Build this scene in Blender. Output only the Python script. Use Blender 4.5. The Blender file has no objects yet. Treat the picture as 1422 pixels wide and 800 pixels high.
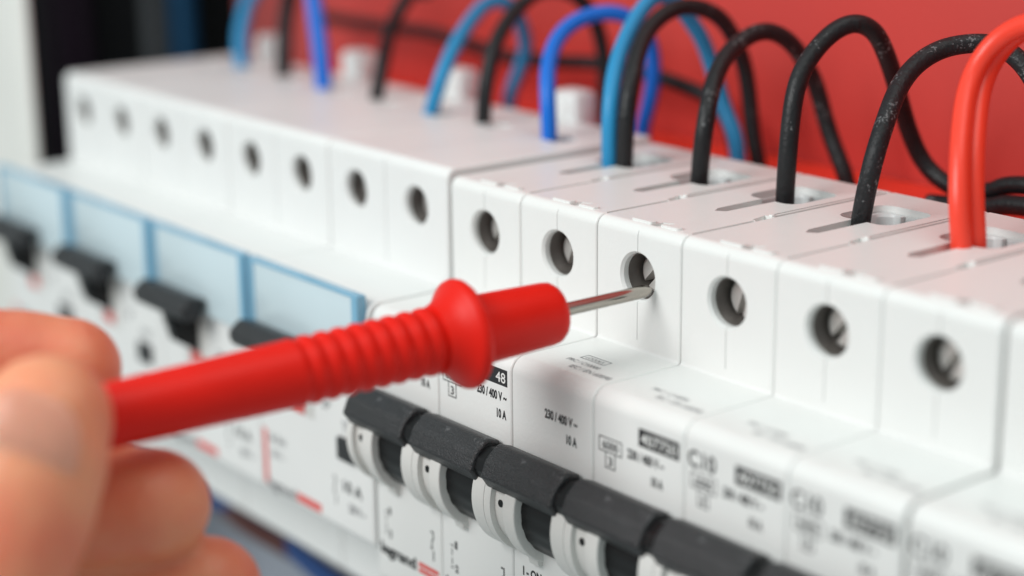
import bpy, bmesh, math, random
from mathutils import Vector, Matrix

# ---------------------------------------------------------------- camera, world, light, exposure
S = 0.001                                   # everything below is written in millimetres
scene = bpy.context.scene
COL = scene.collection
random.seed(7)

cam_data = bpy.data.cameras.new("camera")
cam = bpy.data.objects.new("camera", cam_data)
COL.objects.link(cam)
cam.location = (0.224412, -0.164781, 0.057585)
cam.rotation_euler = (1.304854, 0.009676, 0.900526)
cam_data.sensor_width = 36.0
cam_data.lens = 63.53
cam_data.clip_start = 0.005
cam_data.clip_end = 20.0
cam_data.dof.use_dof = True
cam_data.dof.focus_distance = 0.2555
cam_data.dof.aperture_fstop = 7.8
cam_data.dof.aperture_blades = 0
scene.camera = cam

world = bpy.data.worlds.new("World")
scene.world = world
world.use_nodes = True
wb = world.node_tree.nodes["Background"]
wb.inputs[0].default_value = (0.87, 0.995, 1.0, 1)
wb.inputs[1].default_value = 0.45


def area_light(name, loc, target, size, watts, color):
    d = bpy.data.lights.new(name, 'AREA')
    d.shape = 'RECTANGLE'
    d.size, d.size_y = size[0] * S, size[1] * S
    d.energy = watts
    d.color = color
    o = bpy.data.objects.new(name, d)
    COL.objects.link(o)
    o.location = Vector(loc) * S
    o.rotation_euler = (Vector(target) - Vector(loc)).to_track_quat('-Z', 'Y').to_euler()
    return o


area_light("key_softbox", (-25, -440, 290), (30, 0, -15), (300, 260), 2.25, (0.985, 1.0, 0.99))
area_light("overhead_softbox", (160, 10, 420), (20, 20, 0), (320, 260), 0.50, (0.92, 1.0, 0.955))

scene.view_settings.view_transform = 'Standard'
scene.view_settings.look = 'None'
scene.view_settings.exposure = 0.0
scene.view_settings.gamma = 1.0
scene.view_settings.use_curve_mapping = False
scene.render.engine = 'CYCLES'
scene.cycles.max_bounces = 10
scene.cycles.diffuse_bounces = 5

W = 17.5                                    # one DIN module

# ---------------------------------------------------------------- materials
def material(name, color, rough=0.45, metal=0.0, vary=0.0, vary_scale=60.0, bump=0.0, bump_scale=900.0,
             sss=0.0, sss_radius=(1, .4, .25), sss_scale=0.002, coat=0.0, trans=0.0, alpha=1.0, spec=0.5,
             speck=None):
    m = bpy.data.materials.new(name)
    m.use_nodes = True
    nt = m.node_tree
    b = nt.nodes["Principled BSDF"]
    b.inputs["Base Color"].default_value = (*color, 1)
    b.inputs["Roughness"].default_value = rough
    b.inputs["Metallic"].default_value = metal
    b.inputs["Specular IOR Level"].default_value = spec
    b.inputs["Coat Weight"].default_value = coat
    b.inputs["Transmission Weight"].default_value = trans
    b.inputs["Alpha"].default_value = alpha
    if sss:
        b.inputs["Subsurface Weight"].default_value = sss
        b.inputs["Subsurface Radius"].default_value = sss_radius
        b.inputs["Subsurface Scale"].default_value = sss_scale
    tc = nt.nodes.new("ShaderNodeTexCoord")
    if vary:
        n = nt.nodes.new("ShaderNodeTexNoise")
        n.inputs["Scale"].default_value = vary_scale
        n.inputs["Detail"].default_value = 5
        nt.links.new(tc.outputs["Object"], n.inputs["Vector"])
        r = nt.nodes.new("ShaderNodeValToRGB")
        r.color_ramp.elements[0].position = 0.3
        r.color_ramp.elements[1].position = 0.7
        r.color_ramp.elements[0].color = (*[c * (1 - vary) for c in color], 1)
        r.color_ramp.elements[1].color = (*[min(1, c * (1 + vary * .6)) for c in color], 1)
        nt.links.new(n.outputs["Fac"], r.inputs["Fac"])
        last = r.outputs["Color"]
        if speck:
            n2 = nt.nodes.new("ShaderNodeTexNoise")
            n2.inputs["Scale"].default_value = speck[0]
            n2.inputs["Detail"].default_value = 3
            nt.links.new(tc.outputs["Object"], n2.inputs["Vector"])
            n3 = nt.nodes.new("ShaderNodeTexNoise")
            n3.inputs["Scale"].default_value = speck[0] * 0.11
            nt.links.new(tc.outputs["Object"], n3.inputs["Vector"])
            mu = nt.nodes.new("ShaderNodeMath"); mu.operation = 'MULTIPLY'
            nt.links.new(n2.outputs["Fac"], mu.inputs[0]); nt.links.new(n3.outputs["Fac"], mu.inputs[1])
            r2 = nt.nodes.new("ShaderNodeValToRGB")
            r2.color_ramp.elements[0].position = speck[1]
            r2.color_ramp.elements[1].position = speck[1] + 0.06
            nt.links.new(mu.outputs[0], r2.inputs["Fac"])
            mx = nt.nodes.new("ShaderNodeMix"); mx.data_type = 'RGBA'
            nt.links.new(r2.outputs["Color"], mx.inputs["Factor"])
            nt.links.new(last, mx.inputs["A"])
            mx.inputs["B"].default_value = (*speck[2], 1)
            last = mx.outputs["Result"]
        nt.links.new(last, b.inputs["Base Color"])
        rr = nt.nodes.new("ShaderNodeMapRange")
        rr.inputs["To Min"].default_value = max(0.02, rough - 0.07)
        rr.inputs["To Max"].default_value = min(1, rough + 0.09)
        nt.links.new(n.outputs["Fac"], rr.inputs["Value"])
        nt.links.new(rr.outputs["Result"], b.inputs["Roughness"])
    if bump:
        nb = nt.nodes.new("ShaderNodeTexNoise")
        nb.inputs["Scale"].default_value = bump_scale
        nb.inputs["Detail"].default_value = 4
        nt.links.new(tc.outputs["Object"], nb.inputs["Vector"])
        bp = nt.nodes.new("ShaderNodeBump")
        bp.inputs["Strength"].default_value = bump
        bp.inputs["Distance"].default_value = 0.0004
        nt.links.new(nb.outputs["Fac"], bp.inputs["Height"])
        nt.links.new(bp.outputs["Normal"], b.inputs["Normal"])
    return m


M = {
    'shell': material('white moulded plastic', (0.80, 0.80, 0.785), 0.36, vary=0.025, vary_scale=55, bump=0.10, bump_scale=1800),
    'shell2': material('white device plastic', (0.80, 0.80, 0.79), 0.40, vary=0.025, vary_scale=45, bump=0.08, bump_scale=1500),
    'cage': material('pale grey terminal plastic', (0.62, 0.63, 0.63), 0.35, vary=0.05),
    'cap': material('dark grey toggle plastic', (0.018, 0.018, 0.020), 0.36, vary=0.25, vary_scale=420, bump=0.55, bump_scale=3600, speck=(2600.0, 0.40, (0.10, 0.10, 0.105))),
    'black': material('black plastic', (0.006, 0.006, 0.0065), 0.34, spec=0.3, vary=0.3, vary_scale=120),
    'guard': material('light grey guard plastic', (0.70, 0.69, 0.665), 0.42, vary=0.04, vary_scale=120, bump=0.15, bump_scale=1500),
    'screw': material('terminal screw steel', (0.74, 0.72, 0.69), 0.45, metal=0.55, vary=0.12, vary_scale=300),
    'steel': material('nickel pin', (0.40, 0.37, 0.33), 0.12, metal=1.0, vary=0.08, vary_scale=250),
    'well': material('dark liner for hole shade', (0.13, 0.115, 0.105), 0.30, vary=0.2, vary_scale=300),  # dark colour stands in for the shade inside the screw holes
    'ink': material('black print', (0.018, 0.018, 0.02), 0.55),
    'inkgrey': material('grey print', (0.20, 0.20, 0.21), 0.55),
    'inkred': material('red print', (0.72, 0.10, 0.09), 0.5),
    'inkwhite': material('white print', (0.78, 0.78, 0.76), 0.5),
    'cover': material('pale blue label cover', (0.60, 0.72, 0.77), 0.22, vary=0.04, vary_scale=50, coat=0.3),
    'coverrim': material('blue cover rim', (0.20, 0.43, 0.60), 0.22, vary=0.08, vary_scale=80, coat=0.3),
    'wblack': material('black cable sheath', (0.011, 0.011, 0.0125), 0.42, spec=0.35, vary=0.25, vary_scale=220, bump=0.35, bump_scale=1400,
                       speck=(1500.0, 0.385, (0.16, 0.16, 0.165))),
    'wdusty': material('dusty black cable sheath', (0.012, 0.012, 0.014), 0.45, spec=0.35, vary=0.25, vary_scale=220, bump=0.45, bump_scale=1700,
                       speck=(2600.0, 0.335, (0.13, 0.13, 0.135))),
    'wlight': material('light blue cable sheath', (0.022, 0.26, 0.52), 0.38, spec=0.35, vary=0.06, bump=0.1),
    'wblue': material('blue cable sheath', (0.003, 0.15, 0.64), 0.36, spec=0.35, vary=0.06, bump=0.1),
    'wred': material('red cable sheath', (0.95, 0.055, 0.025), 0.36, vary=0.05, bump=0.1),
    'wnavy': material('navy cable sheath', (0.008, 0.045, 0.17), 0.4, vary=0.1),
    'wdark': material('blue sheath in painted shade', (0.010, 0.075, 0.17), 0.5, spec=0.2, vary=0.1),  # blue darkened to carry the shade of the cabinet interior
    'wgrey': material('grey cable sheath', (0.05, 0.055, 0.06), 0.5, vary=0.1),
    'wdim': material('cable sheath in painted shade', (0.012, 0.005, 0.012), 0.6, spec=0.1, vary=0.1),  # interior shade is put into this near-black sheath colour
    'wbrown': material('brown cable sheath', (0.07, 0.016, 0.012), 0.4, vary=0.1),
    'probe': material('red probe plastic', (0.74, 0.011, 0.004), 0.40, spec=0.22, vary=0.05, vary_scale=120, bump=0.06, bump_scale=1500),
    'wall': material('red panel', (0.60, 0.050, 0.040), 0.45, vary=0.07, vary_scale=16, bump=0.05),
    'ledge': material('red strip in painted top light', (0.85, 0.045, 0.022), 0.40, vary=0.05),  # brighter than the panel red; light from above is put into it
    'dark': material('cabinet steel in painted shade', (0.003, 0.003, 0.0035), 0.8, spec=0.1, vary=0.2),  # near black because the interior's shade is put into the colour
    'frame': material('white powder coat', (0.80, 0.79, 0.75), 0.45, vary=0.03, vary_scale=30),
    'grey': material('grey blue steel panel', (0.42, 0.45, 0.52), 0.5, vary=0.06, vary_scale=20),
    'nail': material('fingernail', (0.92, 0.52, 0.37), 0.32, vary=0.05, vary_scale=150, sss=0.5, sss_scale=0.0015),
}


def skin_material():
    m = material('skin', (0.60, 0.30, 0.20), 0.46, bump=0.0, sss=0.55, sss_radius=(1.0, 0.35, 0.2), sss_scale=0.0025)
    nt = m.node_tree
    b = nt.nodes["Principled BSDF"]
    tc = nt.nodes.new("ShaderNodeTexCoord")
    n = nt.nodes.new("ShaderNodeTexNoise")
    n.inputs["Scale"].default_value = 75
    n.inputs["Detail"].default_value = 6
    nt.links.new(tc.outputs["Object"], n.inputs["Vector"])
    r = nt.nodes.new("ShaderNodeValToRGB")
    r.color_ramp.elements[0].position, r.color_ramp.elements[1].position = 0.3, 0.72
    r.color_ramp.elements[0].color = (0.72, 0.17, 0.095, 1)
    r.color_ramp.elements[1].color = (0.80, 0.36, 0.195, 1)
    nt.links.new(n.outputs["Fac"], r.inputs["Fac"])
    nt.links.new(r.outputs["Color"], b.inputs["Base Color"])
    w = nt.nodes.new("ShaderNodeTexVoronoi")
    w.inputs["Scale"].default_value = 1100
    nt.links.new(tc.outputs["Object"], w.inputs["Vector"])
    bp = nt.nodes.new("ShaderNodeBump")
    bp.inputs["Strength"].default_value = 0.25
    bp.inputs["Distance"].default_value = 0.0003
    nt.links.new(w.outputs["Distance"], bp.inputs["Height"])
    nt.links.new(bp.outputs["Normal"], b.inputs["Normal"])
    return m


M['skin'] = skin_material()

# ---------------------------------------------------------------- mesh helpers (millimetres in, metres out)
def link(name, mesh, mat=None, parent=None, loc=None):
    o = bpy.data.objects.new(name, mesh)
    COL.objects.link(o)
    if mat is not None and not mesh.materials:
        mesh.materials.append(M[mat])
    if parent is not None:
        o.parent = parent
    if loc is not None:
        o.location = Vector(loc) * S
    return o


def tag(o, label, cat=None, group=None, kind=None):
    if label: o['label'] = label
    if cat: o['category'] = cat
    if group: o['group'] = group
    if kind: o['kind'] = kind
    return o


def thing(name, loc, label, cat, group=None):
    o = bpy.data.objects.new(name, None)
    o.empty_display_size = 0.005
    COL.objects.link(o)
    o.location = Vector(loc) * S
    return tag(o, label, cat, group)


def to_mesh(bm, name, smooth=None):
    bmesh.ops.recalc_face_normals(bm, faces=bm.faces)
    me = bpy.data.meshes.new(name)
    bmesh.ops.scale(bm, vec=(S, S, S), verts=bm.verts)
    bm.to_mesh(me)
    bm.free()
    if smooth is not None:
        for p in me.polygons: p.use_smooth = True
        me.set_sharp_from_angle(angle=math.radians(smooth))
    return me


def weighted(me):
    """bake weighted normals so that big flats stay flat beside small rounds"""
    o = bpy.data.objects.new("tmp", me)
    COL.objects.link(o)
    md = o.modifiers.new("wn", 'WEIGHTED_NORMAL')
    md.keep_sharp = True
    md.weight = 100
    dg = bpy.context.evaluated_depsgraph_get()
    out = bpy.data.meshes.new_from_object(o.evaluated_get(dg))
    out.name = me.name
    bpy.data.objects.remove(o)
    return out


def add_box(bm, a, b, bevel=0.0, seg=2):
    (x0, y0, z0), (x1, y1, z1) = a, b
    r = bmesh.ops.create_cube(bm, size=1.0)
    vs = r['verts']
    for v in vs:
        v.co = Vector((x0 + (v.co.x + .5) * (x1 - x0), y0 + (v.co.y + .5) * (y1 - y0), z0 + (v.co.z + .5) * (z1 - z0)))
    if bevel:
        es = list({e for v in vs for e in v.link_edges})
        bmesh.ops.bevel(bm, geom=es, offset=bevel, segments=seg, profile=0.5, affect='EDGES')
    return vs


def fillet(pts):
    """closed polygon [(a, b, radius)] -> list of points with rounded corners"""
    out = []
    n = len(pts)
    for i, (x, y, r) in enumerate(pts):
        p = Vector((x, y)); a = Vector(pts[i - 1][:2]) - p; b = Vector(pts[(i + 1) % n][:2]) - p
        if r <= 0:
            out.append(p); continue
        a.normalize(); b.normalize()
        ang = a.angle(b)
        t = r / math.tan(ang / 2)
        c = p + (a + b).normalized() * (r / math.sin(ang / 2))
        p0, p1 = p + a * t, p + b * t
        a0 = math.atan2(*(p0 - c).yx); a1 = math.atan2(*(p1 - c).yx)
        d = (a1 - a0 + math.pi) % (2 * math.pi) - math.pi
        k = max(3, int(4 + r * 3))
        for j in range(k + 1):
            w = a0 + d * j / k
            out.append(c + Vector((math.cos(w), math.sin(w))) * r)
    return out


def add_prism(bm, prof, axis, c0, c1, bevel=0.0, seg=2):
    """extrude a closed profile along an axis. axis x: (y,z); y: (x,z); z: (x,y)"""
    def P(p, c):
        return {'x': (c, p[0], p[1]), 'y': (p[0], c, p[1]), 'z': (p[0], p[1], c)}[axis]
    v0 = [bm.verts.new(P(p, c0)) for p in prof]
    v1 = [bm.verts.new(P(p, c1)) for p in prof]
    n = len(prof)
    f0 = bm.faces.new(v0[::-1]); f1 = bm.faces.new(v1)
    for i in range(n):
        bm.faces.new((v0[i], v0[(i + 1) % n], v1[(i + 1) % n], v1[i]))
    if bevel:
        bmesh.ops.recalc_face_normals(bm, faces=list({f for v in v0 + v1 for f in v.link_faces}))
        es = list(f0.edges) + list(f1.edges)
        bmesh.ops.bevel(bm, geom=es, offset=bevel, segments=seg, profile=0.5, affect='EDGES', clamp_overlap=False)


def add_lathe(bm, prof, origin, direction, n=40, cap=True):
    """revolve [(distance along axis, radius)] about an axis"""
    d = Vector(direction).normalized()
    u = d.orthogonal().normalized(); w = d.cross(u)
    o = Vector(origin)
    rings = []
    for t, r in prof:
        rings.append([bm.verts.new(o + d * t + (u * math.cos(2 * math.pi * i / n) + w * math.sin(2 * math.pi * i / n)) * r) for i in range(n)])
    for a, b in zip(rings, rings[1:]):
        for i in range(n):
            bm.faces.new((a[i], a[(i + 1) % n], b[(i + 1) % n], b[i]))
    if cap:
        bm.faces.new(rings[0][::-1]); bm.faces.new(rings[-1])


def catmull(pts, step):
    P = [Vector(p) for p in pts]
    P = [P[0] * 2 - P[1]] + P + [P[-1] * 2 - P[-2]]
    out = []
    for i in range(1, len(P) - 2):
        p0, p1, p2, p3 = P[i - 1:i + 3]
        k = max(2, int((p2 - p1).length / step))
        for j in range(k):
            t = j / k
            out.append(0.5 * ((2 * p1) + (p2 - p0) * t + (2 * p0 - 5 * p1 + 4 * p2 - p3) * t * t + (3 * p1 - p0 - 3 * p2 + p3) * t ** 3))
    out.append(P[-2])
    return out


def add_tube(bm, pts, radius, n=18, smooth_it=0):
    pts = [p.copy() for p in pts]
    for _ in range(smooth_it):
        pts = [pts[0]] + [(pts[i - 1] + pts[i] * 2 + pts[i + 1]) / 4 for i in range(1, len(pts) - 1)] + [pts[-1]]
    t = (pts[1] - pts[0]).normalized()
    u = t.orthogonal().normalized()
    rings = []
    for i, p in enumerate(pts):
        t = (pts[min(i + 1, len(pts) - 1)] - pts[max(i - 1, 0)]).normalized()
        u = (u - t * u.dot(t)).normalized()
        w = t.cross(u)
        r = radius[i] if isinstance(radius, list) else radius
        rings.append([bm.verts.new(p + (u * math.cos(2 * math.pi * k / n) + w * math.sin(2 * math.pi * k / n)) * r) for k in range(n)])
    for a, b in zip(rings, rings[1:]):
        for k in range(n):
            bm.faces.new((a[k], a[(k + 1) % n], b[(k + 1) % n], b[k]))
    bm.faces.new(rings[0][::-1]); bm.faces.new(rings[-1])


def cut(bm_body, bm_cuts, name, smooth=32):
    """boolean difference, returns a finished mesh in metres"""
    if not isinstance(bm_cuts, (list, tuple)): bm_cuts = [bm_cuts]
    bmesh.ops.recalc_face_normals(bm_body, faces=bm_body.faces)
    a = bpy.data.meshes.new("a"); bm_body.to_mesh(a); bm_body.free()
    oa = bpy.data.objects.new("a", a)
    COL.objects.link(oa)
    tools = []
    for b in bm_cuts:
        bmesh.ops.recalc_face_normals(b, faces=b.faces)
        c = bpy.data.meshes.new("c"); b.to_mesh(c); b.free()
        oc = bpy.data.objects.new("c", c)
        COL.objects.link(oc)
        md = oa.modifiers.new("b", 'BOOLEAN')
        md.operation = 'DIFFERENCE'; md.solver = 'EXACT'; md.object = oc
        tools.append(oc)
    dg = bpy.context.evaluated_depsgraph_get()
    me = bpy.data.meshes.new_from_object(oa.evaluated_get(dg))
    for o in [oa] + tools: bpy.data.objects.remove(o)
    me.name = name
    me.transform(Matrix.Scale(S, 4))
    for p in me.polygons: p.use_smooth = True
    me.set_sharp_from_angle(angle=math.radians(smooth))
    me.materials.clear()
    return weighted(me)


_text = {}
def text_mesh(body, size, width, bold, mat):
    key = (body, size, width, bold, mat)
    if key not in _text:
        cu = bpy.data.curves.new("t", 'FONT')
        cu.body = body
        cu.size = size * 1.38                 # cap height in mm
        cu.offset = bold
        cu.resolution_u = 3
        o = bpy.data.objects.new("t", cu)
        COL.objects.link(o)
        dg = bpy.context.evaluated_depsgraph_get()
        me = bpy.data.meshes.new_from_object(o.evaluated_get(dg))
        bpy.data.objects.remove(o)
        xs = [v.co.x for v in me.vertices]
        x0, k = min(xs), width / (max(xs) - min(xs))
        me.transform(Matrix.Diagonal((k * S, S, S, 1)) @ Matrix.Translation((-x0, 0, 0)))
        me.name = "print"
        _text[key] = me
    return _text[key]


def put_text(body, size, x, y, z, parent, mat='ink', width=3.0, flat=False, bold=0.0, name='printed_text'):
    me = text_mesh(body, size, width, bold, mat)
    o = link(name, me, mat, parent, (x, y, z))
    if not flat:
        o.rotation_euler = (math.pi / 2, 0, 0)
    return o


_strip = {}
def put_strips(name, rects, y, parent, mat, loc=(0, 0, 0), flat=False):
    """thin printed bars on a front face: rects are (x0, z0, x1, z1); flat: (x0, y0, x1, y1) on a shelf at height y"""
    key = (tuple(rects), mat, y, flat)
    if key not in _strip:
        bm = bmesh.new()
        for x0, z0, x1, z1 in rects:
            if flat:
                add_box(bm, (x0, z0, y - 0.02), (x1, z1, y + 0.02))
            else:
                add_box(bm, (x0, y - 0.02, z0), (x1, y + 0.02, z1))
        _strip[key] = to_mesh(bm, name)
    return link(name, _strip[key], mat, parent, loc)

# ---------------------------------------------------------------- the setting
def struct(name, me, mat, label=None, parent=None):
    o = link(name, me, mat, parent)
    if parent is None: o['kind'] = 'structure'
    if label: o['label'] = label
    return o


bm = bmesh.new(); add_box(bm, (-190, 72, -140), (190, 75, 170), 0.6)
struct('back_wall', to_mesh(bm, 'back_wall', 30), 'wall', 'matt red panel behind the cables')
bm = bmesh.new(); add_prism(bm, fillet([(45.5, -5.6, .6), (45.5, -8, 0), (71.6, -8, 0), (71.6, -5.6, 0)]), 'x', -150, 190)
struct('ledge', to_mesh(bm, 'ledge', 30), 'ledge', 'red strip in painted top light between the breakers and the red panel')
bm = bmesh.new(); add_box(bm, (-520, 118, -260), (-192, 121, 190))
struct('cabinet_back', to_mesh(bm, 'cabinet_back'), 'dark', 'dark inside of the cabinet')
bm = bmesh.new(); add_box(bm, (-520, 55, -260), (260, 58, -60))
struct('mounting_panel', to_mesh(bm, 'mounting_panel'), 'grey', 'grey steel mounting panel below the row')
bm = bmesh.new()
add_prism(bm, fillet([(-230, 5, 0), (-230, 2.2, 0), (-170, 2.2, 1.0), (-170, 0, .5), (-158.5, 0, .5), (-158.5, 1.4, .4), (-168, 1.4, 0), (-168, 5, 0)]), 'z', -260, 190)
struct('cabinet_frame', to_mesh(bm, 'cabinet_frame', 40), 'frame', 'white upright of the cabinet')

# ---------------------------------------------------------------- circuit breaker pole
NOSE_Y, SHELF = -15.74, -18.1
NOSE_TOP_R = 2.3


def body_profile(top, nose_bottom, bottom):
    return fillet([(0, top, 1.7), (43.7, top, 0.8), (43.7, bottom, 0.8), (0, bottom, 1.5), (0, nose_bottom, 0.5),
                   (NOSE_Y, nose_bottom, 1.6), (NOSE_Y, SHELF, NOSE_TOP_R), (0, SHELF, 0.5)])


def add_hole_cutter(bm, x, z, r=3.35):
    add_lathe(bm, [(-1.0, r + .75), (0.0, r + .33), (0.45, r), (21.0, r)], (x, 0, z), (0, 1, 0), 40)


def entry(cx, g=0.0, r=2.2):
    return fillet([(cx - 4.7 + g, 25.2 + g, r), (cx + 4.9 - g, 25.2 + g, r), (cx + 4.9 - g, 35.9 - g, r), (cx - 4.7 + g, 35.9 - g, r)])


def keyhole(cx):
    """cable entry: a rounded opening with a slot for the lug in front"""
    e = entry(cx); k = len(e) // 4
    return [(cx - .1, 14.4), (cx + 1.3, 15.4), (cx + 1.35, 25.2)] + [tuple(q) for q in e[k:]] + [tuple(q) for q in e[:k]] + [(cx - 1.2, 25.2), (cx - 1.0, 15.9)]


def pole_body():
    g = 0.085
    bm = bmesh.new()
    add_prism(bm, body_profile(0, -64, -83), 'x', g, W - g, 0.38, 3)
    cs = [bmesh.new() for _ in range(7)]
    # parting line of the two half shells, on the front and over the rounded edge
    add_box(cs[0], (W / 2 - .055, -.6, -16.6), (W / 2 + .055, .28, 1))
    add_hole_cutter(cs[1], W / 2, -7.46)
    add_prism(cs[2], keyhole(9.3), 'z', -4.2, 2)
    add_prism(cs[5], entry(9.3, .05), 'z', -11, -2)
    # stepped joint along the rear half of the right side, and the pocket of the joining clip
    add_box(cs[3], (W - 1.25, 18.2, -.9), (W - .8, 42.4, 2))
    add_box(cs[3], (W - .42, 18.2, -.9), (W + 1, 42.4, 2))
    add_box(cs[3], (W - .38, 2.2, -.8), (W + 1, 14.2, 2))
    add_prism(cs[6], [(W - .8, 14.4), (W - 1.5, 17.6), (W + 1, 17.6), (W + 1, 14.4)], 'z', -1.1, 2)
    # notch at the front edge of the top
    add_prism(cs[4], [(9.6, 1.5), (11.1, 1.5), (11.6, 4.6), (9.9, 3.7)], 'z', -.9, 2)
    return cut(bm, cs, 'pole_body')


def shelf_lips():
    """thin raised lips beside the notch on the front edge of the top"""
    bm = bmesh.new()
    for a, b in ((5.4, 9.5), (11.3, 14.8)):
        add_prism(bm, fillet([(a, 1.7, .2), (b, 1.7, .3), (b + .3, 3.0, .4), (a + .6, 2.6, .3)]), 'z', -.2, .32, .1, 2)
    add_box(bm, (W - .95, 17.75, -.7), (W - .25, 18.5, .22), .12)
    return weighted(to_mesh(bm, 'lip', 35))


def cage_mesh():
    bm = bmesh.new()
    def ring(g, z): return [bm.verts.new((q[0], q[1], z)) for q in entry(9.3, g)]
    rs = [ring(.12, -9.8), ring(.12, -1.0), ring(.75, -1.0), ring(.95, -1.4), ring(.95, -8.8)]
    n = len(rs[0])
    for a, b in zip(rs, rs[1:]):
        for i in range(n): bm.faces.new((a[i], a[(i + 1) % n], b[(i + 1) % n], b[i]))
    bm.faces.new(rs[-1])
    add_box(bm, (9.0, 34.2, -8), (9.25, 35.0, -.95))
    add_box(bm, (12.6, 31.0, -8.7), (13.0, 34.9, -2.6))
    return to_mesh(bm, 'terminal_cage', 30)


def screw_mesh():
    """slotted screw head, its axis along y through the origin"""
    bm = bmesh.new(); cs = [bmesh.new()]
    add_lathe(bm, [(3.3, 2.35), (3.55, 2.75), (4.2, 2.9), (12.0, 2.9)], (0, 0, 0), (0, 1, 0), 36)
    add_box(cs[0], (-.55, 2, -3.3), (.55, 5.4, 3.3))
    return cut(bm, cs, 'screw')


def put_screw(me, parent, x, z):
    o = link('terminal_screw', me, 'screw', parent, (x, 0, z))
    o.rotation_euler = (0, math.radians(random.uniform(15, 60)), 0)


def shade_liner_mesh(z, r):
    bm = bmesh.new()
    add_lathe(bm, [(1.3, r + .3), (1.3, r - .12), (15.5, r - .12)], (W / 2, 0, z), (0, 1, 0), 36, cap=False)  # added sleeve that darkens the hole in place of real shade
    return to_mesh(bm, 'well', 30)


DC = (-12.0, -38.5)                         # axis of the toggle drum (y, z)


def circle(r, n=56):
    return [(DC[0] + r * math.cos(2 * math.pi * i / n), DC[1] + r * math.sin(2 * math.pi * i / n)) for i in range(n)]


def drum_mesh():
    bm = bmesh.new()
    n = 120
    prof = []
    for i in range(n):
        a = 2 * math.pi * i / n
        r = 7.75 + (0.045 if (i // 3) % 2 else -0.045)
        y, z = DC[0] + r * math.cos(a), DC[1] + r * math.sin(a)
        if y < -14.5 and z < -34.5: prof.append((y, z))
    prof = [(-14.5, -34.5)] + prof
    add_prism(bm, prof, 'x', 6.9, 14.8)
    return to_mesh(bm, 'drum', 40)


def cap_mesh():
    bm = bmesh.new()
    prof = fillet([(-16.2, -30.9, .3), (-18.5, -30.05, 1.3), (-20.75, -31.75, 2.6), (-21.8, -34.2, .55), (-20.5, -36.1, .5), (-16.2, -36.4, .3)])
    add_prism(bm, prof, 'x', 0.1, 15.6, 0.55, 4)
    return weighted(to_mesh(bm, 'cap', 35))


def collar_mesh():
    bm = bmesh.new()
    prof = fillet([(-16.2, -31.6, .3), (-18.5, -31.0, .9), (-20.5, -32.4, .9), (-21.1, -33.9, .5), (-20.2, -35.7, .6), (-16.2, -36.0, .3)])
    add_prism(bm, prof, 'x', 15.2, 17.9)
    return to_mesh(bm, 'collar', 35)


def segment(r, top=-34.2, n=36):
    """the part of the drum circle that stands in front of the nose below the toggle"""
    a0 = math.pi - math.asin((top - DC[1]) / r); a1 = math.pi + math.acos(min(1, (DC[0] + 15.0) / r))
    return [(-15.0, top)] + [(DC[0] + r * math.cos(a0 + (a1 - a0) * i / n), DC[1] + r * math.sin(a0 + (a1 - a0) * i / n)) for i in range(n + 1)]


def guard_mesh(x0, x1, r, lip=False, edge=0.25):
    bm = bmesh.new()
    add_prism(bm, segment(r), 'x', x0, x1, edge, 3)
    if lip:                                 # foot of the ridge, running out on the lower face
        add_prism(bm, fillet([(-15.0, -43, 0), (-17.3, -44.6, .4), (-16.5, -47.4, .5), (-15.0, -47.4, 0)]), 'x', x0 + .25, x1 - .1, .2)
    return weighted(to_mesh(bm, 'guard', 40))


ME = dict(body=pole_body(), lips=shelf_lips(), cage=cage_mesh(), screw=screw_mesh(), well=shade_liner_mesh(-7.46, 3.35), drum=drum_mesh(), cap=cap_mesh(), collar=collar_mesh(),
          guard_r=guard_mesh(14.75, 17.46, 9.0, edge=.06), guard_l=guard_mesh(.04, 1.5, 9.0, edge=.06), guard_m=guard_mesh(1.4, 4.5, 8.15), guard_x=guard_mesh(4.4, 6.95, 9.1, True))
bm = bmesh.new()
a = math.radians(180 - 4)
add_lathe(bm, [(-.5, .55), (.06, .55)], (2.9, DC[0] + 8.15 * math.cos(a), DC[1] + 8.15 * math.sin(a)), (0, math.cos(a), math.sin(a)), 16)  # solid black disc painting the darkness of a small hole
ME['dot'] = to_mesh(bm, 'pin_hole_dark_disc', 30)


def rating_icon(parent, x, z):
    t = .16
    put_strips('rating_symbol', [(0, 0, 4.6, t), (0, 2.1 - t, 4.6, 2.1), (0, t, t, 2.1 - t), (4.6 - t, t, 4.6, 2.1 - t),
                                 (1.3, -2.2, 3.3, -2.2 + t), (1.3, -2.2 + t, 1.3 + t, 0), (3.3 - t, -2.2 + t, 3.3, 0)], NOSE_Y, parent, 'ink', (x, 0, z))
    put_text('6000', 1.2, x + .75, NOSE_Y - .025, z + .45, parent, width=3.1, bold=.03)
    put_text('3', 1.3, x + 1.9, NOSE_Y - .025, z - 1.75, parent, width=.8, bold=.03)


def switch_symbol(parent, x, z):
    put_strips('switch_symbol', [(0, 3.4, .28, 4.9), (-.35, 2.2, -.1, 3.5), (-.6, 1.9, .0, 2.2), (0, 0, .28, 1.7), (-.55, 4.6, -.1, 4.9)], NOSE_Y, parent, 'ink', (x, 0, z))


def terminal_numbers(parent, x, z):
    put_text('1', 1.2, x + 1.2, NOSE_Y - .025, z + 3.7, parent, width=.6, bold=.075)
    put_text('2', 1.2, x + 1.2, NOSE_Y - .025, z - .1, parent, width=.8, bold=.075)
    put_strips('terminal_line', [(.1, 3.9, .9, 4.1), (.35, 2.4, .55, 3.5), (.35, .8, .55, 2.0), (.1, .3, .9, .5)], NOSE_Y, parent, 'ink', (x, 0, z))


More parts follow.
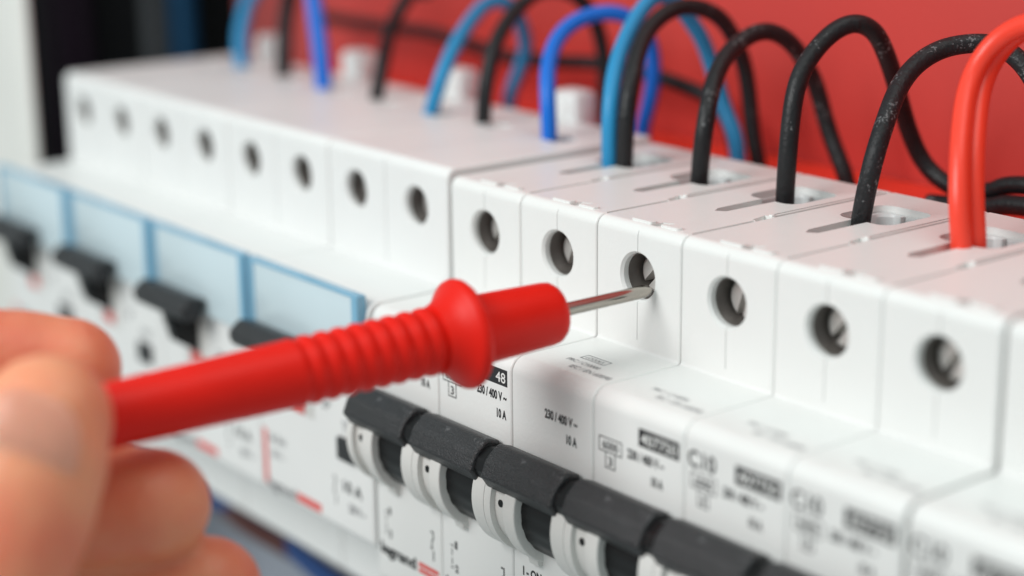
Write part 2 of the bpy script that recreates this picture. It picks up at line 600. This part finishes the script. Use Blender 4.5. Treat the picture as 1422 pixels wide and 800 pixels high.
def shelf_print(parent, x, full=True):
    z = SHELF + .03
    if full:
        put_strips('approval_box', [(6.2, -8.4, 11.2, -8.25), (6.2, -6.9, 11.2, -6.75), (6.2, -8.25, 6.35, -6.9), (11.05, -8.25, 11.2, -6.9)], SHELF, parent, 'inkgrey', (x, 0, 0), True)
        put_text('LOOOLX', .8, x + 6.9, -8.0, z, parent, 'inkgrey', width=3.6, flat=True)
    put_text('PRC / C10000', .95, x + 5.4, -10.3, z, parent, 'inkgrey', width=6.6, flat=True)
    put_text('IEC / EN 60898', 1.15, x + 8.2, -12.3, z, parent, 'inkgrey', width=8.2, flat=True)


def add_pole(root, x, marks, tight=False):
    """one 17.5 mm pole with toggle, terminal and print, hung under a breaker"""
    b = link('pole_body', ME['body'], 'shell', root, (x, 0, 0))
    if tight:                               # poles riveted together close up
        b.scale.x = 1.0075; b.location.x -= .0075 * W / 2 * S
    link('edge_lip', ME['lips'], 'shell', root, (x, 0, 0))
    link('terminal_cage', ME['cage'], 'cage', root, (x, 0, 0))
    w = link('screw_hole_shade_liner', ME['well'], 'well', root, (x, 0, 0))
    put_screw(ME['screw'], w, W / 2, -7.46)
    t = link('toggle', ME['cap'], 'cap', root, (x, 0, 0))
    link('collar', ME['collar'], 'black', t)
    link('drum', ME['drum'], 'black', t)
    for k in ('guard_l', 'guard_m', 'guard_x', 'guard_r'):
        gd = link('toggle_guard', ME[k], 'guard', root, (x, 0, 0))
        if k == 'guard_m': link('pin_hole_dark_disc', ME['dot'], 'black', gd)
    if 'label' in marks:
        z0 = marks['label']
        lb = put_strips('printed_label', [(9.0, 0, 16.6, 2.45)], NOSE_Y, root, 'ink', (x, 0, z0))
        put_text(marks['digits'], 1.55, x + (14.0 if len(marks['digits']) < 4 else 9.5), NOSE_Y - .05, z0 + .45, root, 'inkwhite', width=(2.2 if len(marks['digits']) < 4 else 6.6), bold=.02, name='label_digits')
    if 'c10' in marks:
        put_text('C10', 2.3, x + .7, NOSE_Y - .025, -23.6, root, width=4.9, bold=.075)
    if 'icon' in marks:
        rating_icon(root, x + 1.2, marks['icon'])
    if 'volt' in marks:
        vx, vz = marks['volt']
        put_text('230 / 400 V ~', 1.3, x + vx, NOSE_Y - .025, vz, root, width=6.9, bold=.075)
        put_text('10 A', 1.3, x + vx + 4.6, NOSE_Y - .025, vz - 2.6, root, width=2.2, bold=.075)
    if 'shelf' in marks:
        shelf_print(root, x, marks['shelf'])
    if 'lower' in marks:
        terminal_numbers(root, x + 2.2, -55.3)
        switch_symbol(root, x + 15.2, -55.6)
        if 'logo' in marks:
            put_text('legrand', 1.9, x + 1.0, NOSE_Y - .025, -58.6, root, width=9.6, bold=.12)
            put_strips('logo_block', [(11.3, -.4, 16.6, .35), (11.3, .6, 16.6, 1.35)], NOSE_Y, root, 'inkred', (x, 0, -58.3))
    if 'on' in marks:
        put_text('I - ON', 1.35, x + 2.3, NOSE_Y - .025, -50.1, root, width=4.2, bold=.075)


G = 'white circuit breakers clipped side by side'
A = thing('circuit_breaker', (0, 0, 0), 'narrow white circuit breaker behind the probe flange, touching the blue-covered devices', 'circuit breaker', G)
add_pole(A, 0, dict(lower=1, logo=1, volt=(8.6, -25.1), icon=-26.0, c10=1, label=-22.9, digits='407748'))
B = thing('circuit_breaker', (W, 0, 0), 'narrow white circuit breaker with a black label ending in 48', 'circuit breaker', G)
add_pole(B, 0, dict(lower=1, logo=1, volt=(9.5, -25.1), icon=-25.4, label=-22.8, digits='48'))
Cb = thing('circuit_breaker', (2 * W, 0, 0), 'narrow white circuit breaker whose screw hole the probe tip touches', 'circuit breaker', G)
add_pole(Cb, 0, dict(volt=(7.4, -24.9), shelf=True, on=1))
D = thing('three_pole_breaker', (3 * W, 0, 0), 'wide white three-pole circuit breaker right of the probed one', 'circuit breaker', G)
add_pole(D, 0, dict(volt=(6.9, -25.9), icon=-26.4, label=-23.7, digits='407750', shelf=False), True)
add_pole(D, W, dict(c10=1, volt=(6.9, -25.9), icon=-26.4, label=-23.7, digits='407750', shelf=False), True)
add_pole(D, 2 * W, dict(c10=1, volt=(6.9, -25.9), icon=-26.4, label=-23.7, digits='407750', shelf=False), True)
E_ = thing('circuit_breaker', (6 * W + .5, 0, 0), 'blurred white circuit breaker cut off by the right edge of the picture', 'circuit breaker', G)
add_pole(E_, 0, dict(c10=1, volt=(6.9, -25.9), icon=-26.4, label=-23.7, digits='407750', shelf=False))

# ---------------------------------------------------------------- two-module devices with blue covers
W2 = 35.0


def device_body():
    g = 0.24
    bm = bmesh.new()
    add_prism(bm, body_profile(1.04, -59.3, -79.5), 'x', g, W2 - g, 0.5, 3)
    c, c2 = bmesh.new(), bmesh.new()
    for x in (W / 2 - .2, W * 1.5 - .2): add_hole_cutter(c, x, -6.33, 3.1)
    for x in (W / 2 - .2, W * 1.5 - .2): add_lathe(c2, [(0, 2.6), (14, 2.6)], (x + .8, 30, -12), (0, 0, 1), 28)
    c3 = bmesh.new()
    add_box(c3, (W - .12, -1, -17.2), (W + .05, .3, .2))
    add_box(c3, (W - .12, 1.6, .6), (W + .05, 43, 2))
    return cut(bm, [c, c2, c3], 'device_body')


def device_cover():
    bm = bmesh.new(); c = bmesh.new()
    add_box(bm, (1.0, NOSE_Y - 1.6, -30.6), (34.2, NOSE_Y + .3, -16.7), .35)
    add_box(c, (2.6, NOSE_Y - 3, -32), (32.6, NOSE_Y - 1.0, -17.2))
    return cut(bm, c, 'cover')


def device_pane():
    bm = bmesh.new()
    add_box(bm, (2.62, NOSE_Y - 1.4, -30.5), (32.58, NOSE_Y - .9, -17.22), .1)
    return to_mesh(bm, 'pane', 30)


def device_cap():
    bm = bmesh.new()
    prof = fillet([(-17.2, -27.4, .5), (-20.4, -26.6, 1.2), (-22.7, -28.6, 1.2), (-22.0, -30.8, .8), (-18.5, -31.2, .5)])
    add_prism(bm, prof, 'x', 2.4, 21.0, 0.6, 3)
    return weighted(to_mesh(bm, 'cap', 35))


def device_stem():
    bm = bmesh.new()
    prof = fillet([(-17.6, -31.0, .2), (-21.8, -31.0, .2), (-20.4, -36.0, .8), (-15.9, -39.0, .3), (-15.6, -33, 0)])
    add_prism(bm, prof, 'x', 12.0, 15.0, 0.3)
    return to_mesh(bm, 'stem', 35)


def bxmesh(name, *boxes):
    bm = bmesh.new()
    for a, b, r in boxes: add_box(bm, a, b, r)
    return to_mesh(bm, name, 35)


DV = dict(body=device_body(), cover=device_cover(), pane=device_pane(), cap=device_cap(), stem=device_stem(),
          slot=bxmesh('slot', ((9.5, NOSE_Y - .25, -41.5), (17.8, NOSE_Y + .4, -30.8), .15)),
          tip=bxmesh('tip', ((11.9, NOSE_Y - .6, -41.2), (15.4, NOSE_Y + .3, -39.0), .15)),
          button=bxmesh('button', ((25.3, NOSE_Y - .7, -46.0), (30.4, NOSE_Y + .4, -42.2), .25)),
          tab=bxmesh('tab', ((9.6, 42.0, -3), (16.4, 47.5, 6.4), 1.2), ((11.0, 41.5, 1.8), (15.0, 42.4, 4.8), .3)),
          well=shade_liner_mesh(-6.33, 3.1))


def make_device(x, label):
    r = thing('residual_current_breaker', (x, 0, 0), label, 'circuit breaker', 'two-module devices with pale blue covers')
    link('device_body', DV['body'], 'shell2', r)
    cv = link('label_cover', DV['cover'], 'coverrim', r)
    link('pane', DV['pane'], 'cover', cv)
    tg = link('toggle', DV['cap'], 'cap', r)
    link('stem', DV['stem'], 'black', tg)
    link('red_marker', DV['tip'], 'inkred', tg)
    link('toggle_slot', DV['slot'], 'guard', r)
    link('test_button', DV['button'], 'cap', r)
    link('clip_tab', DV['tab'], 'shell2', r)
    for k in (0, 1):
        w = link('screw_hole_shade_liner', DV['well'], 'well', r, (k * W - .2, 0, 0))
        put_screw(ME['screw'], w, W / 2, -6.33)
    y = NOSE_Y - .025
    put_text('legrand', 1.9, 2.0, y, -57.9, r, 'inkgrey', width=9.0, bold=.1)
    put_strips('logo_block', [(11.4, 0, 19.0, 1.5)], NOSE_Y, r, 'inkred', (0, 0, -57.8))
    put_strips('red_bar', [(.9, 0, 2.2, 10.0)], NOSE_Y, r, 'inkred', (0, 0, -57.4))
    put_text('IΔn 30mA', 1.6, 3.2, y, -49.2, r, 'inkgrey', width=5.2, bold=.03)
    put_text('230 V ~', 1.4, 3.4, y, -52.0, r, 'inkgrey', width=4.6, bold=.03)
    put_text('TEST', 1.6, 26.2, y, -41.0, r, 'inkgrey', width=4.4, bold=.03)
    put_text('10 A', 2.0, 26.0, y, -51.6, r, 'ink', width=5.6, bold=.08)
    put_text('230 V ~', 1.5, 27.5, y, -54.8, r, 'inkgrey', width=4.8, bold=.075)
    switch_symbol(r, 23.6, -54.6)
    put_text('2P', 1.6, 20.4, y, -38.6, r, 'inkgrey', width=2.6, bold=.03)
    return r


X4 = -35.6
make_device(X4, 'two-module white device nearest the probe, its black toggle half hidden by the probe handle')
make_device(X4 - 34.8, 'two-module white device whose black toggle shows whole just above the red probe handle')
make_device(X4 - 69.6, 'two-module white device whose black toggle stands just above the index fingertip')
make_device(X4 - 104.4, 'leftmost two-module white device, beside the white cabinet upright')

# ---------------------------------------------------------------- cables
WR = 1.4
WIRES = {
    'black_c1': [(27.5, 27.5, -0.6), (27.5, 27.5, 0.0), (28.0, 27.5, 5.2), (28.1, 28.1, 9.2), (25.5, 32.3, 14.8), (23.3, 38.3, 19.0), (23.6, 44.7, 21.3), (24.6, 49.0, 19.8), (24.6, 52.7, 16.6), (24.6, 56.4, 11.7), (25.7, 58.0, 5.4), (28.2, 58.0, 0.6), (30.5, 58.0, -3.1)],
    'black_c2': [(44.6, 28.5, -0.4), (44.6, 28.5, 0.6), (44.9, 28.5, 6.8), (44.3, 30.1, 14.8), (43.7, 33.0, 19.3), (44.3, 37.6, 23.4), (45.8, 41.3, 24.9), (47.0, 44.0, 23.5), (46.3, 47.9, 19.3), (45.3, 51.1, 15.4), (44.1, 54.8, 10.2), (43.8, 57.3, 5.9), (45.0, 59.3, 1.3), (48.0, 60.0, -1.2), (52.5, 60.0, -2.2), (58.1, 60.0, -1.4), (64.6, 60.0, 0.6)],
    'black_c3': [(61.2, 26.0, -0.8), (61.5, 26.0, 0.5), (62.0, 26.0, 3.6), (62.6, 26.8, 8.9), (61.5, 30.3, 13.7), (59.8, 34.8, 17.6), (59.4, 39.0, 20.4), (60.5, 43.1, 22.3), (62.9, 46.8, 22.9), (65.4, 48.8, 22.8), (68.5, 49.9, 21.0), (71.8, 50.0, 17.6), (74.0, 50.0, 12.6), (74.5, 51, 5)],
    'red': [(80.5, 25.3, -0.5), (80.4, 25.3, 0.5), (79.6, 25.4, 5.8), (77.7, 27.5, 10.9), (75.9, 29.9, 14.2), (73.8, 33.2, 18.4), (73.2, 35.5, 21.5), (74.0, 37.1, 24.3), (76.6, 38.0, 26.8), (80.8, 38.0, 28.4), (85.3, 38.0, 27.7), (89.5, 42, 23.5), (92, 47.5, 15), (93, 50, 5)],
    'lightblue': [(8.4, 26.0, -0.8), (8.4, 26.0, 0.2), (8.1, 26.3, 8.8), (5.0, 30.4, 15.4), (2.2, 35.7, 20.1), (0.7, 39.8, 23.1), (0.3, 43.4, 25.3), (1.2, 45.9, 24.9), (1.0, 49.6, 21.4), (1.6, 52.9, 17.2), (1.8, 54.5, 13.6), (3.4, 55.0, 9.5), (5.2, 55.0, 5.2), (8.2, 55.0, 0.5)],
    'black_b6': [(11.2, 26.5, -0.4), (11.3, 26.5, 0.6), (11.6, 26.8, 9.2), (9.0, 30.8, 15.8), (6.1, 36.1, 20.4), (5.8, 41.0, 23.1), (6.5, 44.6, 23.8), (7.5, 47.8, 23.1), (8.2, 51.0, 21.2), (8.1, 54.1, 17.7), (7.8, 57.0, 12.8), (8.3, 58.0, 6.6), (9.1, 58.0, 1.4), (10.5, 58.0, -3.3)],
    'blue7': [(-10.6, 29.0, -0.9), (-10.6, 29.0, 0.3), (-11.2, 29.2, 7.3), (-14.0, 31.5, 12.4), (-16.4, 35.4, 16.7), (-16.6, 39.6, 19.5), (-15.2, 44.3, 20.8), (-13.5, 48.0, 20.5), (-12.0, 51.5, 18.0), (-12.1, 54.1, 13.4), (-12.9, 55.0, 7.5), (-14.5, 55.0, 1.8), (-15.8, 55.0, -1.9)],
    'black8': [(-30.6, 30.0, -0.8), (-30.5, 30.0, 0.8), (-29.7, 30.0, 7.3), (-30.8, 32.7, 13.7), (-32.1, 36.0, 17.3), (-33.0, 40.3, 20.6), (-33.1, 45.4, 23.4), (-31.2, 49.9, 23.2), (-30.2, 53.0, 21.2), (-30.0, 56.0, 17.3), (-30.0, 57.8, 12.4), (-29.4, 58.0, 6.8), (-29.8, 58.0, -0.7)],
    'lightblue9': [(-45.2, 28.6, -0.7), (-44.9, 28.6, 0.4), (-41.9, 28.9, 7.4), (-43.3, 33.5, 13.3), (-46.4, 40.1, 17.6), (-48.0, 45.0, 20.0), (-47.4, 48.3, 20.2), (-47.7, 51.3, 17.9), (-49.1, 54.3, 13.8), (-50.2, 55.9, 9.6), (-52.9, 56.0, 4.8), (-56.2, 56.0, -1.3)],
    'black10': [(-65.8, 30.5, -1.1), (-65.4, 30.5, 0.5), (-65.7, 32.3, 6.8), (-72.5, 39.0, 12.4), (-75.1, 43.4, 16.4), (-72.2, 45.0, 20.6), (-64.8, 45.0, 23.3)],
    'blue11': [(-83.3, 30.0, -1.2), (-83.2, 30.0, 0.3), (-85.3, 30.8, 8.4), (-90.3, 32.9, 18.0), (-90.8, 33.0, 25.2)],
    'dark12': [(-104.0, 33.0, -1.0), (-103.6, 33.0, 0.6), (-105.2, 34.8, 11.4), (-105.0, 35.9, 16.6), (-103.6, 36.0, 22.7)],
    'lightblue13': [(-120.8, 33.0, -0.7), (-121.0, 33.0, 0.7), (-123.3, 34.4, 7.4), (-124.8, 37.7, 14.9), (-119.6, 38.0, 21.5)],
    'horizontal': [(-135.7, 62.0, 8.6), (-125.3, 62.0, 8.4), (-104.0, 62.0, 8.6), (-90.0, 62.0, 8.8), (-75.5, 62.0, 7.6), (-63.6, 62.0, 6.4), (-47.7, 62.0, 7.1), (-36.3, 62.0, 8.0), (-25.8, 62.0, 7.8), (-17.1, 62.0, 7.1), (-11.8, 62.0, 6.3), (-5.6, 62.0, 5.0), (-1.0, 62.0, 1.9), (0.9, 62.0, -2.4)],
    'lowcable': [(47.7, 58.0, -4.7), (54.6, 58.0, -4.1), (59.9, 58.0, -3.3), (66.3, 58.0, -2.1)],
}


def cable(key, mat, label, group=None, r=WR, down=True, sink=None, rise=None, run=None, offset=None, it=10, name='cable'):
    P = [Vector(p) for p in WIRES[key]]
    if offset: P = [p + Vector(offset) for p in P]
    if down: P = [P[0] + Vector((0, 0.2, -7))] + P
    if sink is not None and P[-1].z > sink: P.append(Vector((P[-1].x + .4, P[-1].y + .5, sink)))
    if rise is not None: P += [Vector((P[-1].x + rise, P[-1].y + 2, 60)), Vector((P[-1].x + rise * 1.5, P[-1].y + 3, 140))]
    if run is not None: P += [Vector((P[-1].x + 40, P[-1].y, run)), Vector((P[-1].x + 110, P[-1].y, run - 2))]
    pts = catmull(P, 0.7)
    bm = bmesh.new()
    add_tube(bm, pts, r, 20, it)
    o = link(name, to_mesh(bm, 'cable', 60), mat)
    return tag(o, label, 'cable', group)


GB = 'black cables looping behind the breakers'
cable('black_c1', 'wblack', 'black cable looping from the breaker with the 48 label', GB, sink=-6)
cable('black_c2', 'wblack', 'black cable looping out of the breaker that the probe touches', GB, run=1)
cable('black_c3', 'wdusty', 'dusty black cable arching just left of the red cables', GB, sink=-6)
GR = 'pair of red cables at the right'
cable('red', 'wred', 'left cable of the touching red pair at the right edge', GR, sink=-6, offset=(-.11, -1.38, 0))
cable('red', 'wred', 'right cable of the touching red pair at the right edge', GR, sink=-6, offset=(.11, 1.38, 0))
GL = 'blue cables'
cable('lightblue', 'wlight', 'light blue cable rising against a black one from the first narrow breaker', GL, sink=-6)
cable('black_b6', 'wblack', 'black cable rising against the light blue one from the first narrow breaker', GB, sink=-6)
cable('blue7', 'wblue', 'bright blue cable with its whole round loop in view', GL, sink=-6)
cable('black8', 'wblack', 'blurred black cable rising between the light blue and the bright blue loops', GB, sink=-6)
cable('lightblue9', 'wlight', 'blurred light blue cable leaning right behind the white clip tab', GL, sink=-6)
cable('black10', 'wblack', 'blurred black cable leaning right, left of the leaning light blue one', GB, rise=14)
cable('blue11', 'wblue', 'blurred bright blue upright cable at the upper left', GL, r=1.7, rise=-2)
cable('dark12', 'wblack', 'blurred black upright cable between two blue ones at the upper left', GB, r=1.7, rise=3)
cable('lightblue13', 'wlight', 'blurred light blue cable, leftmost on the white devices', GL, r=1.6, rise=6)
cable('horizontal', 'wblack', 'black cable running level along the red panel behind the loops', GB, down=False, sink=-6)
cable('lowcable', 'wblack', 'short level black cable low behind the red pair at the right edge', GB, down=False, r=1.5, run=-2)
for i, (x, y, mat, lab) in enumerate([(-291, 110, 'wdark', 'dim blue upright cable in the dark cabinet interior'),  # sheath colours darkened for the shade in the cabinet
                                      (-310, 110, 'wgrey', 'dim grey upright cable beside the blue one in the dark cabinet interior'),
                                      (-366, 110, 'wdim', 'blue upright cable coloured nearly black as in shade, in the cabinet interior'),
                                      (-386, 110, 'wdim', 'upright cable coloured almost black as in shade, beside the white upright')]):
    bm = bmesh.new()
    add_tube(bm, catmull([(x, y, -120), (x + 1, y, -40), (x - 2, y + 1, 40), (x + 2, y, 150)], 6), 3.4, 16)
    tag(link('cable', to_mesh(bm, 'cable', 60), mat), lab, 'cable', 'cables in the dark cabinet interior')
for pts, mat, lab in [([(-180, 10, -91), (-105, 9, -88), (-80, 5.5, -86), (-62, 8, -88), (-40, 11, -91), (80, 13, -93)], 'wbrown', 'dark brown cable running below the white devices'),
                      ([(-180, 7, -84), (-104, 5.5, -85), (-80, 10, -86.5), (-60, 6.5, -87), (-40, 5, -87.5), (0, 6, -89), (80, 8, -90)], 'wnavy', 'dark blue cable running below the white devices')]:
    bm = bmesh.new()
    add_tube(bm, catmull(pts, 3), 1.9, 16)
    tag(link('cable', to_mesh(bm, 'cable', 60), mat), lab, 'cable', 'cables below the devices')

# ---------------------------------------------------------------- test probe
TIP = Vector((47.1, -0.5, -8.5)); BACK = Vector((37.8, -77.1, -12.0))
AX = (BACK - TIP).normalized()
PR = thing('test_probe', tuple(TIP), 'red ribbed test probe with a flange and bare metal tip', 'test probe', None)


def probe_part(name, prof, mat, n=56, smooth=40):
    bm = bmesh.new()
    add_lathe(bm, prof, (0, 0, 0), AX, n)
    return link(name, to_mesh(bm, name, smooth), mat, PR)


probe_part('metal_tip', [(0.0, .12), (.12, .42), (.5, .68), (1.2, .86), (2.5, .92), (17.0, .92)], 'steel', 32)
B0, F0 = 15.5, 29.3                         # barrel end, flange front
probe_part('barrel', [(B0 - .05, 1.1), (B0, 3.1), (B0 + .25, 3.7), (B0 + .9, 4.15), (B0 + 1.8, 4.3), (F0 + .5, 4.75)], 'probe')
probe_part('flange', [(F0 - .3, 4.6), (F0 - .1, 6.2), (F0 + .1, 6.85), (F0 + .5, 7.2), (F0 + 1.0, 7.32), (F0 + 1.5, 7.22), (F0 + 1.9, 6.9), (F0 + 2.2, 6.45), (F0 + 2.7, 5.9), (F0 + 3.4, 5.3), (F0 + 4.2, 4.8), (F0 + 5.0, 4.5)], 'probe', 64, 60)
prof = [(F0 + 3.4, 4.2)]
n_r, p0, pitch = 9, F0 + 4.0, 2.36
for k in range(n_r):
    for j in range(10):
        u = j / 10
        prof.append((p0 + (k + u) * pitch, 4.50 - .02 * k - .42 * (0.5 - 0.5 * math.cos(2 * math.pi * u)) ** 1.6))
e = p0 + n_r * pitch
prof += [(e, 4.3), (e + .8, 4.25), (e + 12, 4.05), (e + 26, 3.95), (e + 60, 3.9), (e + 61.5, 3.3), (e + 62, 2.0)]
probe_part('handle', prof, 'probe', 64, 60)

# ---------------------------------------------------------------- hand
def capsule_chain(bm, joints, flat=1.0, flat_dir=None, n=20):
    """closed tapered tube through joints [(point, radius)] with rounded ends; flat squeezes it along flat_dir"""
    P = [Vector(j[0]) for j in joints]; Rr = [j[1] for j in joints]
    pts, rad = [], []
    C_ = catmull(P, 0.8)
    # radius by nearest position along the chain
    L = [0]
    for a, b in zip(P, P[1:]): L.append(L[-1] + (b - a).length)
    s, tot = 0, 0
    D_ = [0]
    for a, b in zip(C_, C_[1:]): D_.append(D_[-1] + (b - a).length)
    sc = L[-1] / D_[-1]
    for p, d in zip(C_, D_):
        d *= sc
        i = max(k for k in range(len(L)) if L[k] <= d + 1e-6); i = min(i, len(L) - 2)
        t = min(1, (d - L[i]) / (L[i + 1] - L[i])); t = t * t * (3 - 2 * t)
        pts.append(p); rad.append(Rr[i] + (Rr[i + 1] - Rr[i]) * t)
    # rounded ends
    d0 = (pts[0] - pts[1]).normalized(); r0 = rad[0]
    head = [(pts[0] + d0 * r0 * math.sin(a), r0 * math.cos(a)) for a in (1.52, 1.4, 1.2, 1.0, .75, .5, .25)]
    d1 = (pts[-1] - pts[-2]).normalized(); r1 = rad[-1]
    tail = [(pts[-1] + d1 * r1 * math.sin(a), r1 * math.cos(a)) for a in (.25, .5, .75, 1.0, 1.2, 1.4, 1.52)]
    allp = [h[0] for h in head] + pts + [h[0] for h in tail]
    allr = [h[1] for h in head] + rad + [h[1] for h in tail]
    nb = len(bm.verts)
    add_tube(bm, allp, allr, n)
    if flat_dir is not None:
        bm.verts.ensure_lookup_table()
        f = Vector(flat_dir).normalized()
        for k, p in enumerate(allp):
            for q in range(n):
                v = bm.verts[nb + k * n + q]
                h = (v.co - p).dot(f)
                v.co -= f * h * (1 - flat)


VIEW = Vector((-.758, .597, -.263))         # the way the thumb pad faces
bm = bmesh.new()
# thumb, index, middle and ring finger, from the tip towards the knuckle
capsule_chain(bm, [((42.8, -88.0, -9.2), 7.7), ((44.0, -90.2, -12.0), 8.7), ((45.0, -93.6, -17.2), 9.3), ((46.3, -99.0, -25.8), 8.9), ((46.6, -104.5, -35.0), 9.2), ((41.5, -116.0, -50.3), 11.5), ((30, -132, -66), 14)], .82, VIEW)
capsule_chain(bm, [((22.6, -75.7, -10.4), 6.5), ((19.6, -81.2, -9.9), 7.3), ((17.2, -92.0, -8.7), 7.7), ((19.4, -105.9, -9.2), 8.3), ((13.5, -122.5, -17.4), 9.6), ((12, -150, -34), 12)])
capsule_chain(bm, [((36.6, -72.4, -24.9), 7.0), ((32.2, -77.0, -25.4), 7.7), ((27.6, -84.5, -25.9), 8.0), ((25.8, -98.0, -25.4), 8.4), ((20.0, -112, -29.5), 9.4), ((14, -150, -46), 12)])
capsule_chain(bm, [((38.9, -67.0, -36.9), 6.8), ((34.8, -72.4, -38.0), 7.6), ((30.6, -81.0, -38.8), 7.9), ((29.0, -97.2, -39.0), 8.2), ((23.0, -112.4, -42.5), 9.0), ((16, -150, -58), 12)])
capsule_chain(bm, [((34.0, -72.0, -52.0), 5.6), ((30.0, -80.0, -52.8), 6.3), ((28.0, -95.0, -53), 6.8), ((22.0, -112, -55), 8.0), ((17, -148, -68), 11)])
# palm and wrist, out of the picture to the lower left
capsule_chain(bm, [((14, -140, -30), 14), ((18, -168, -52), 24), ((22, -200, -74), 26), ((26, -240, -96), 24), ((30, -280, -118), 24)], .62, (1, -.3, .3))
capsule_chain(bm, [((30, -132, -66), 14), ((24, -160, -72), 18), ((24, -195, -80), 20)])
capsule_chain(bm, [((16, -150, -52), 14), ((19, -172, -66), 20), ((24, -205, -84), 20)])
me = to_mesh(bm, 'hand_raw')
ho = bpy.data.objects.new('tmp_hand', me); COL.objects.link(ho)
rm = ho.modifiers.new('r', 'REMESH'); rm.mode = 'VOXEL'; rm.voxel_size = 0.00075
sm = ho.modifiers.new('s', 'SMOOTH'); sm.factor = 0.5; sm.iterations = 6
dg = bpy.context.evaluated_depsgraph_get()
hm = bpy.data.meshes.new_from_object(ho.evaluated_get(dg)); bpy.data.objects.remove(ho)
for p in hm.polygons: p.use_smooth = True
hm.materials.clear()
hand = link('hand', hm, 'skin')
tag(hand, 'blurred bare hand at the left holding the red probe between thumb and fingers', 'hand')

# thumbnail: a curved plate lying on the side of the thumb that faces away from the probe
out = -VIEW
up = (Vector((42.8, -88.0, -9.2)) - Vector((45.0, -93.6, -17.2))); up = (up - out * up.dot(out)).normalized()
side = up.cross(out).normalized()
cn = Vector((43.7, -89.8, -11.3))
bm = bmesh.new()
NR, NT = 10, 48
rings = []
for i in range(1, NR + 1):
    q = i / NR
    row = []
    for j in range(NT):
        t = 2 * math.pi * j / NT
        c_, s_ = math.cos(t), math.sin(t)
        x = 6.3 * q * math.copysign(abs(c_) ** .75, c_)
        y = 7.2 * q * math.copysign(abs(s_) ** .8, s_) - .6
        hgt = 7.55 * math.sqrt(max(0, 1 - (x / 9.6) ** 2)) - .035 * max(0, y - 1) ** 2 - .012 * y * y - .25 * q ** 6
        row.append(bm.verts.new(cn + side * x + up * y + out * hgt))
    rings.append(row)
mid = bm.verts.new(cn - up * .6 + out * 7.55)
for j in range(NT):
    bm.faces.new((mid, rings[0][j], rings[0][(j + 1) % NT]))
    for i in range(NR - 1):
        bm.faces.new((rings[i][j], rings[i + 1][j], rings[i + 1][(j + 1) % NT], rings[i][(j + 1) % NT]))
bmesh.ops.solidify(bm, geom=bm.faces[:], thickness=-.45)
link('nail', to_mesh(bm, 'nail', 50), 'nail', hand)
